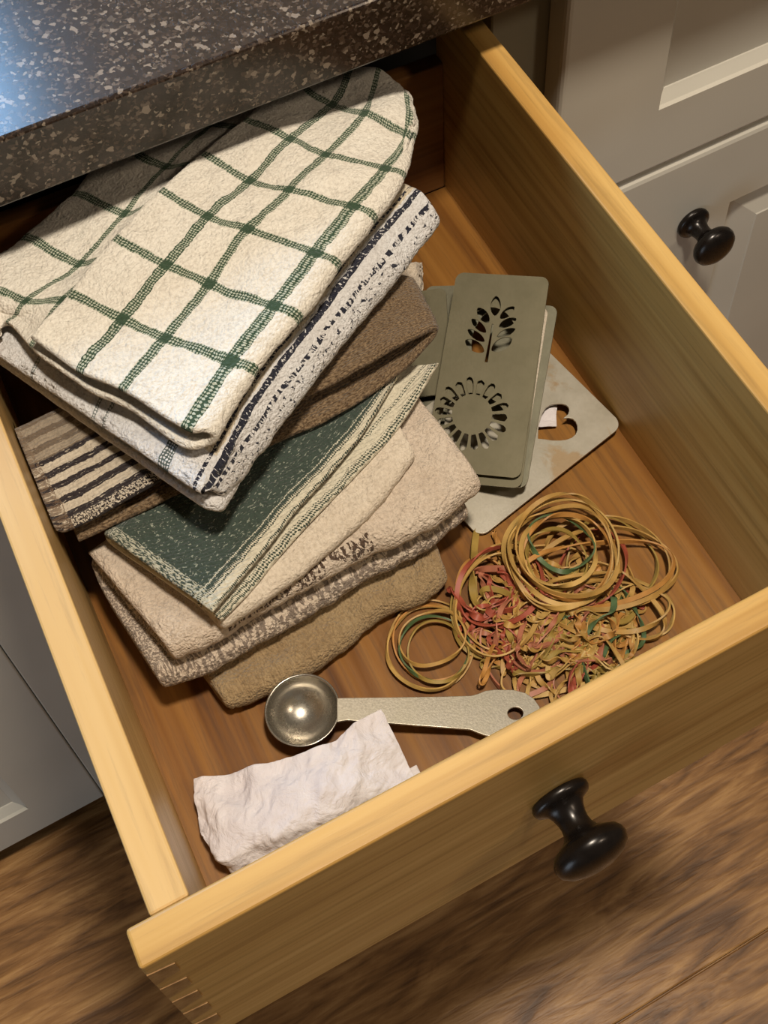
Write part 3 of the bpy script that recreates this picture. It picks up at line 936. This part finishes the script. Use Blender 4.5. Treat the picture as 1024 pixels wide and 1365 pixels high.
def under_card(dx, dy, dz, rot, w_, h_, mat, nm, label, thick=.0009, holes_fn=None, ori=None, cat='stencil'):
    org = LR + V3((dx, dy, dz))
    R_ = Matrix.Rotation(rot, 3, nn); a = R_ @ ex; b__ = R_ @ ey
    outl = [org + a * x + b__ * y for x, y in rrect(h_, w_, .005)]
    hs = []
    if holes_fn == 'ovals':
        hs = [[org + a * ((p - LR).dot(ex) - .003) + b__ * ((p - LR).dot(ey) + .001) for p in L] for L in OV]
    elif holes_fn: hs = [[org + a * x + b__ * y for x, y in L] for L in holes_fn]
    o = flat_sheet(nm, outl, hs, org, a, b__, thick, mat, 0)
    tag(o, label, cat, 'metal stencils and plates in the drawer')
    return o


dais = [ell((.032 + .017 * math.cos(math.radians(24 * k)), .030 + .017 * math.sin(math.radians(24 * k))), .005, .002, math.radians(24 * k), 14) for k in range(15)]
under_card(-.0012, -.0036, -.0050, 0.012, .060, hgt - .004, M['card'], 'stencil_card', 'second metal card, its edge peeking out just below the leaf stencil', holes_fn='ovals')
under_card(.0028, -.0030, -.0092, -.03, .060, hgt - .012, M['card2'], 'stencil_card', 'third metal card, a thin bright edge below the second card', holes_fn='ovals')
under_card(.0036, .004, -.0067, -.012, .014, hgt - .020, M['cream'], 'card_sleeve', 'thin brown paper sleeve showing along the right edge of the leaf stencil', thick=.0005, cat='sleeve')
under_card(.0225, .0500, -.0120, .085, .062, .085, M['card2'], 'stencil_card', 'grey metal card sticking out behind the leaf stencil towards the drawer back', holes_fn=[ell((.040, .030), .022, .016, 0, 24)])
under_card(-.004, .078, -.0100, .22, .070, .072, M['card'], 'stencil_card', 'dark metal card half hidden between the brown towel and the leaf stencil',
           holes_fn=[ell((.014 + .011 * math.cos(math.radians(45 * k)), .050 + .011 * math.sin(math.radians(45 * k))), .0052, .0026, math.radians(45 * k), 14) for k in range(8)])

# square plate with heart
RC = at(830, 567, -.1555); BC = at(640, 717, -.1605); TC = at(738, 452, -.150)
ex2 = (RC - BC).normalized(); n2_ = ex2.cross(TC - BC).normalized()
if n2_.z < 0: n2_ = -n2_
ey2 = n2_.cross(ex2)
sq = (RC - BC).length; print('plate', sq, (TC - RC).dot(ey2), (TC - RC).dot(ex2))
pl2 = lambda px, py: on_plane(px, py, BC, n2_)
heart = [(716.7, 585.8), (717, 574), (718.5, 564), (722.6, 551), (727.5, 543.6), (733.5, 540), (741, 538.4), (749, 538.3), (755, 540), (758.5, 543.6), (759.4, 548), (757.8, 553), (752.5, 557.6),
         (758, 557), (763.5, 558.5), (767.8, 562.2), (770, 567.5), (770.2, 574), (767.8, 580), (762.5, 584.6), (755, 587.4), (746, 588.4), (736, 588.3), (726, 586.8)]
o = flat_sheet('heart_plate', [BC + ex2 * x + ey2 * y for x, y in rrect(sq, .088, .0068)], [[pl2(*p) for p in heart]], BC, ex2, ey2, .0012, M['plate'], .00025)
tag(o, 'square steel plate with a heart-shaped hole, tan stained, lying under the stencil cards', 'plate', 'metal stencils and plates in the drawer')


# ------------------------------------------------------------------ paper
def m_paper():
    t = NT('white paper'); v = t.coord('Object'); n = t.noise(v, 70, 4, .6)
    return t.setp(color=t.mix(t.mapr(n, .3, .7), (0.66, 0.61, 0.62), (0.74, 0.70, 0.71)), rough=.8, normal=t.bump(t.math('ABSOLUTE', t.math('SUBTRACT', t.noise(v, 75, 5, .6, .5), .5)), .0045, .7), spec=.2)


M['paper'] = m_paper()


def ridge(X, Y, seed, wl, amp):
    return -np.abs(vnoise(X / wl, Y / wl, seed)) * amp


def facets(X, Y, seed, n=9, wl=(.012, .035), amp=.12):
    r = np.random.default_rng(seed); h = 0
    for k in range(n):
        a = r.uniform(0, np.pi); L = r.uniform(*wl); s = (X * np.cos(a) + Y * np.sin(a)) / L + r.uniform() + .35 * vnoise(X / .03, Y / .03, seed + k)
        h = h + np.abs((s % 1) - .5) * L * amp * r.choice((-1, 1))
    return h


def paper_sheet(name, rows, mat, seed, T=.0006, amps=((.028, .0022), (.009, .0012), (.0035, .0006)), step=.0009):
    return cloth(name, rows, np.linspace(0, .1, len(rows[0])), np.linspace(0, .1, len(rows)), T, mat, None, step, wr=(), seed=seed, rough=.00001,
                 pucker=lambda X, Y, lu, lv: facets(X, Y, seed) * .55 + sum(ridge(X + .4 * Y, Y - .2 * X, seed + i, w_, a) for i, (w_, a) in enumerate(amps)))


g = lambda px, py, z: at(px, py, z)
top_e = [g(258, 1038, -.152), g(310, 1029, -.146), (g(372, 1013, -.140)), g(438, 990, -.136), g(476, 962, -.138), g(508, 945, -.1405)]
low_e = [g(264, 1112, -.152), g(300, 1140, -.144), g(372, 1110, -.136), g(440, 1085, -.136), g(510, 1050, -.142), g(551, 1030, -.148)]
rows = []
for i in range(6):
    a, b_ = top_e[i], low_e[i]
    lo = V3((b_.x + .004, max(b_.y - .012, .006), -.1575)); mid = a.lerp(b_, .5) + UPZ * (.003 if i % 2 else .0015)
    un = V3((a.x + .006, a.y - .012, -.1590))
    if i == 0: lo = V3((b_.x + .006, b_.y - .004, -.158))
    rows.append([a, a.lerp(b_, .25) + UPZ * .001, mid, b_, lo.lerp(b_, .5), lo, lo.lerp(un, .5)])
o = paper_sheet('crumpled_paper', rows, M['paper'], 41)
tag(o, 'crumpled white paper packet at the front left of the drawer, touching the spoon', 'paper')
# scrap seen through the heart
rows = [[g(718 + 12 * i - 3 * j, 548 + 10 * j - 2 * i, -.1605 + .0015 * ((i + j) % 2)) for i in range(4)] for j in range(4)]
rows = [[g(712 + 10 * i, 536 + 12 * j - 1.0 * i, -.1612 + .0008 * ((i + j) % 2)) for i in range(4)] for j in range(4)]
o = paper_sheet('paper_scrap', rows, M['paper'], 44, amps=((.008, .0008), (.004, .0004)), step=.001)
tag(o, 'small white paper scrap seen through the heart-shaped hole', 'paper')
# fluffy cream end of a cloth behind the brown towel
rows = [[g(531 + 10 * i, 350 + 14 * j, -.120 - .004 * i - (.006 if i == 3 else 0)) for i in range(4)] for j in range(4)]
o = cloth('cloth_end', rows, [0, .01, .02, .03], [0, .01, .02, .03], .006, M['cream'], seed=46, wr=((.008, .0015), (.004, .0008)), rough=.0002)
tag(o, 'small fluffy cream cloth end poking out behind the brown towel', 'cloth')

# ------------------------------------------------------------------ measuring spoon
BR = 0.0187
bc = at(403, 946, -.1452)
spoon = empty('measuring_spoon', (bc.x, bc.y, -H + .0004))
tag(spoon, 'round steel measuring spoon with a flat handle lying across the drawer', 'spoon')
prof = []
dep = .0165
for k in range(0, 19):
    a = math.pi / 2 * k / 18
    prof.append((BR * math.sin(a), -dep * math.cos(a)))
prof += [(BR + .0010, .0004), (BR + .0014, .0000), (BR + .0012, -.0007)]
for k in range(18, -1, -1):
    a = math.pi / 2 * k / 18
    prof.append(((BR + .0006) * math.sin(a), -(dep + .0008) * math.cos(a)))
ob = lathe('bowl', prof, M['bowl'], spoon, 64); ob.location = (0, 0, bc.z - spoon.location.z)
tag(ob, 'hemispherical polished bowl')
ha = at(453, 945, -.1452); hb = at(718, 962, -.1575); hc = at(640, 925, -.154)
exh = (hb - ha).normalized(); nh = exh.cross(V3((0, 0, 1)).cross(exh)).normalized(); eyh = nh.cross(exh)
plh = lambda px, py: on_plane(px, py, ha, nh)
ho = [(450, 932), (462, 931.5), (520, 931), (590, 930), (628, 928.8), (638, 926), (647, 922.2), (660, 920.6), (684, 921), (700, 925), (711, 932.5), (718.5, 943), (720, 957), (715, 970), (703, 979), (685, 983), (664, 982.5), (648, 980.5), (638, 977), (627, 972.5), (590, 969.5), (524, 964.5), (462, 960), (450, 962)]
hh_ = [(687 + 11.3 * math.cos(2 * math.pi * k / 24), 951.5 + 9.2 * math.sin(2 * math.pi * k / 24)) for k in range(24)]
o = flat_sheet('handle', [plh(*p) for p in ho], [[plh(*p) for p in hh_]], ha, exh, eyh, .0012, M['steel'], .0003)
o.parent = spoon
mh = Matrix((exh, eyh, exh.cross(eyh))).transposed().to_4x4(); mh.translation = ha - spoon.location
o.matrix_local = mh


# ------------------------------------------------------------------ rubber bands
def m_band(name, c):
    t = NT(name); v = t.coord('Object'); n = t.noise(v, 120, 3)
    return t.setp(color=t.mix(t.mapr(n, .3, .7), tuple(x * .72 for x in c), c), rough=.5, spec=.35, sss=0.0)


BAND = {'tan': m_band('tan rubber', (0.47, 0.275, 0.075)), 'olive': m_band('olive rubber', (0.35, 0.235, 0.055)), 'red': m_band('red rubber', (0.36, 0.080, 0.045)),
        'pink': m_band('pink rubber', (0.43, 0.16, 0.09)), 'green': m_band('green rubber', (0.085, 0.14, 0.055)), 'orange': m_band('orange rubber', (0.50, 0.24, 0.06)),
        'straw': m_band('pale straw rubber', (0.53, 0.335, 0.10))}


def band(pts, w_, th, mat, twist, seed):
    """closed flat ribbon through pts (n,3)"""
    n = len(pts); T_ = np.roll(pts, -1, 0) - np.roll(pts, 1, 0); T_ /= np.linalg.norm(T_, axis=1, keepdims=True) + 1e-9
    up = np.tile(np.array([0, 0, 1.0]), (n, 1)); S_ = np.cross(T_, up); S_ /= np.linalg.norm(S_, axis=1, keepdims=True) + 1e-9
    U_ = np.cross(S_, T_)
    k = np.arange(n) / n * 2 * np.pi
    a = twist(k)[:, None]
    A_ = S_ * np.cos(a) + U_ * np.sin(a); B_ = -S_ * np.sin(a) + U_ * np.cos(a)
    cs = [(-.5, -.5), (.5, -.5), (.5, .5), (-.5, .5)]
    V = np.concatenate([pts + A_ * (x * w_) + B_ * (y * th) for x, y in cs])
    F = []
    for i in range(n):
        j = (i + 1) % n
        for c in range(4):
            d = (c + 1) % 4
            F.append((c * n + i, c * n + j, d * n + j, d * n + i))
    me = bpy.data.meshes.new('rubber_band'); me.from_pydata(V.tolist(), [], F)
    o = link('rubber_band', me, mat)
    bm = bmesh.new(); bm.from_mesh(me); bmesh.ops.recalc_face_normals(bm, faces=bm.faces[:]); bm.to_mesh(me); bm.free()
    smooth_by_angle(o, 50)
    return o


def loop_pts(c, a, b_, rot, zb, za, rg, wob=0.06, n=84, harm=(2, 3, 4), flat=0.0):
    k = np.linspace(0, 2 * np.pi, n, endpoint=False)
    r = 1 + sum(rg.normal(0, wob / (h ** .6)) * np.cos(h * k + rg.uniform(0, 6.28)) for h in harm)
    x = a * r * np.cos(k); y = b_ * r * np.sin(k)
    X = c[0] + x * math.cos(rot) - y * math.sin(rot); Y = c[1] + x * math.sin(rot) + y * math.cos(rot)
    Z = zb + za * (0.5 + 0.5 * np.cos(k * rg.integers(1, 3) + rg.uniform(0, 6.28))) + rg.uniform(0, za * .4) * np.cos(3 * k + 1)
    return np.stack([X, Y, np.maximum(Z, -H + .0014)], 1)


rg = np.random.default_rng(5)
FLz = -H + .0016


def px_loop(cx, cy, ax, ay, rotd, z, za, col, label, group, w_=.0019, th=.0009, wob=.05, tw=.5, n=84):
    """loop sized from what the photo shows at height z"""
    c = at(cx, cy, z); rot = math.radians(rotd)
    e1 = at(cx + ax * math.cos(rot), cy + ax * math.sin(rot), z) - c
    e2 = at(cx - ay * math.sin(rot), cy + ay * math.cos(rot), z) - c
    k = np.linspace(0, 2 * np.pi, n, endpoint=False)
    r = 1 + sum(rg.normal(0, wob / (h ** .7)) * np.cos(h * k + rg.uniform(0, 6.28)) for h in (2, 3, 4))
    C0 = np.array(c)[None]; P0 = C0 + (r * np.cos(k))[:, None] * np.array(e1)[None] + (r * np.sin(k))[:, None] * np.array(e2)[None]
    P0[:, 2] = np.maximum(z + za * np.cos(k * int(rg.integers(1, 3)) + rg.uniform(0, 6.28)) + za * .4 * np.cos(3 * k), -H + .0013)
    P0[:, 1] = np.maximum(P0[:, 1], .004)
    ph, am = rg.uniform(0, 6.28), tw
    o = band(P0, w_, th, BAND[col], lambda q: 1.1 + am * np.sin(2 * q + ph) + am * .6 * np.sin(3 * q), 1)
    tag(o, label, 'rubber band', group)
    return o


SG = 'rubber bands in the small ring beside the pile'
small = [(575, 858, 59, 61, 10, .0012, 'tan', 'outermost tan rubber band of the small ring, left of the pile'),
         (573, 862, 57, 57, 60, .0030, 'straw', 'pale tan rubber band doubled along the outside of the small ring'),
         (577, 856, 50, 54, 100, .0022, 'orange', 'orange-tan rubber band inside the small ring'),
         (580, 864, 48, 43, 20, .0036, 'green', 'green rubber band curled round the inside of the small ring'),
         (584, 868, 40, 42, 0, .0050, 'olive', 'olive rubber band innermost in the small ring'),
         (576, 850, 45, 36, -20, .0058, 'tan', 'tan rubber band lying across the top of the small ring')]
for cx, cy, ax, ay, r_, dz, col, lab in small:
    px_loop(cx, cy, ax, ay, r_, -H + .0012 + dz, .0011, col, lab, SG, wob=.03, w_=.0020)
BG = 'large loops of the rubber band pile'
big = [(756, 728, 71, 66, 35, .020, 'tan', 'topmost tan rubber band of the round loop at the back of the pile'),
       (749, 735, 77, 73, -20, .013, 'straw', 'pale rubber band slightly outside the round back loop'),
       (745, 734, 50, 50, 80, .016, 'straw', 'small pale rubber band curled inside the round back loop'),
       (808, 758, 96, 54, 0, .008, 'tan', 'long tan rubber band sweeping right, beneath the orange-tan one'),
       (822, 806, 70, 34, 5, .008, 'tan', 'tan rubber band crossing the front right loops'),
       (664, 806, 60, 66, 35, .008, 'straw', 'pale rubber band round the left side of the pile'),
(752, 733, 74, 70, 20, .018, 'straw', 'large pale rubber band standing out as the round loop at the back of the pile'),
       (748, 740, 68, 72, 60, .015, 'tan', 'tan rubber band just inside the round back loop of the pile'),
       (757, 742, 60, 58, 0, .016, 'orange', 'orange-tan rubber band inside the round back loop'),
       (748, 722, 46, 34, 25, .013, 'green', 'green rubber band curled inside the round back loop'),
       (742, 745, 44, 40, 50, .012, 'olive', 'olive rubber band low inside the round back loop'),
       (795, 765, 104, 46, -12, .010, 'orange', 'long orange-tan rubber band sweeping right across the pile'),
       (812, 745, 84, 58, 18, .006, 'tan', 'tan rubber band forming the wide loop at the far right'),
       (815, 752, 60, 62, 0, .004, 'olive', 'olive rubber band lying flat near the right wall side of the pile'),
       (838, 808, 64, 38, 12, .003, 'straw', 'pale rubber band reaching furthest towards the front right'),
       (815, 800, 78, 36, 28, .006, 'tan', 'tan rubber band below the far right loop'),
       (790, 756, 42, 56, 15, .005, 'red', 'red rubber band curving behind the right loops'),
       (668, 800, 62, 78, 15, .003, 'olive', 'olive rubber band round the left side of the pile'),
       (676, 798, 66, 70, 0, .006, 'tan', 'tan rubber band round the left side of the pile, over the olive one'),
       (668, 780, 58, 52, -30, .009, 'red', 'red rubber band at the upper left of the pile'),
       (655, 812, 40, 76, -12, .002, 'orange', 'orange rubber band at the left rim of the pile'),
       (715, 800, 96, 84, -10, .0015, 'tan', 'wide tan rubber band lying flat under the pile'),
       (690, 870, 44, 62, -35, .004, 'pink', 'pink rubber band at the front left of the pile'),
       (760, 880, 96, 36, -18, .003, 'straw', 'pale rubber band along the front of the pile')]
for cx, cy, ax, ay, r_, dz, col, lab in big:
    px_loop(cx, cy, ax, ay, r_, -H + .0012 + dz, .0024 if dz > .002 else .0003, col, lab, BG, wob=.055, w_=.0028, th=.0010, tw=.8, n=110)
# crumpled bands in the middle of the pile
cols = ['tan', 'olive', 'pink', 'red', 'straw', 'tan', 'olive', 'orange', 'red', 'tan', 'green', 'straw', 'olive', 'pink', 'tan', 'straw']
nm_c = {'tan': 'tan', 'olive': 'olive', 'pink': 'pink', 'red': 'red', 'straw': 'pale straw', 'orange': 'orange', 'green': 'green'}
used_l = {}
for i in range(112):
    a = rg.uniform(0, 6.28); rr_ = math.sqrt(rg.uniform(0, 1))
    cx = 738 + rr_ * 104 * math.cos(a) + 14 * rr_ * math.sin(a); cy = 832 + rr_ * 76 * math.sin(a)
    col = cols[int(rg.integers(0, len(cols)))]
    if cx < 745 and rg.uniform() < .32: col = ['red', 'pink'][int(rg.integers(0, 2))]
    hz = (1 - rr_ ** 2) * .010 + .002
    hf = rg.uniform(0.1, 1); z0 = -H + .002 + hf * hz
    c = at(cx, cy, z0)
    k = np.linspace(0, 2 * np.pi, 80, endpoint=False)
    rot = rg.uniform(0, 3.14) * .75 - .9; L_ = rg.uniform(.010, .021); wd = rg.uniform(.0012, .0060)
    x = L_ * np.cos(k) + rg.normal(0, .0010) * np.cos(3 * k + rg.uniform(0, 6))
    y = wd * np.sin(k) + rg.normal(0, .0014) * np.sin(2 * k + rg.uniform(0, 6)) + rg.normal(0, .0008) * np.cos(5 * k)
    bend = rg.normal(0, 30); y = y + bend * x * x + rg.normal(0, 1200) * x ** 3
    X = c.x + x * math.cos(rot) - y * math.sin(rot); Y = c.y + x * math.sin(rot) + y * math.cos(rot)
    Z = z0 + rg.normal(0, .0020) * np.cos(k + rg.uniform(0, 6)) + rg.normal(0, .0016) * np.sin(2 * k)
    Pn = np.stack([X, np.maximum(Y, .004), np.maximum(Z, -H + .0014)], 1)
    tw, ph, wi = rg.uniform(.8, 2.4), rg.uniform(0, 6.28), rg.uniform(.0022, .0042)
    o = band(Pn, wi, .0008, BAND[col], lambda q: tw * np.sin(2 * q + ph) + .9 * np.sin(3 * q + ph * 2), 1)
    fb = 'front' if cy > 862 else 'back' if cy < 802 else 'middle'
    lr = 'left' if cx < 690 else 'right' if cx > 758 else 'centre'
    desc = '%s, %s rubber band %s in the %s %s of the tangled pile' % (
        'long' if L_ > .0145 else 'short', ('broad ' if wi > .0032 else 'narrow ') + nm_c[col], 'on top' if hf > .5 else 'low down', fb, lr)
    for old, new in (('rubber', 'bent rubber' if abs(bend) > 20 else 'straight rubber'), ('band on', 'band lying slantwise on'), ('band low', 'band lying slantwise low'), ('tangled pile', 'tangled pile'), ('short', 'very short'), ('long', 'very long'), ('narrow', 'thin'), ('bent', 'sharply bent'), ('sharply bent', 'curly'), ('on top', 'nearly on top')):
        if desc not in used_l: break
        desc = desc.replace(old, new, 1)
    desc = desc.replace('of the tangled pile', 'of pile') if len(desc.replace(',', '').split()) > 16 else desc
    used_l[desc] = 1
    tag(o, desc, 'rubber band', 'crumpled rubber bands in the middle of the pile')
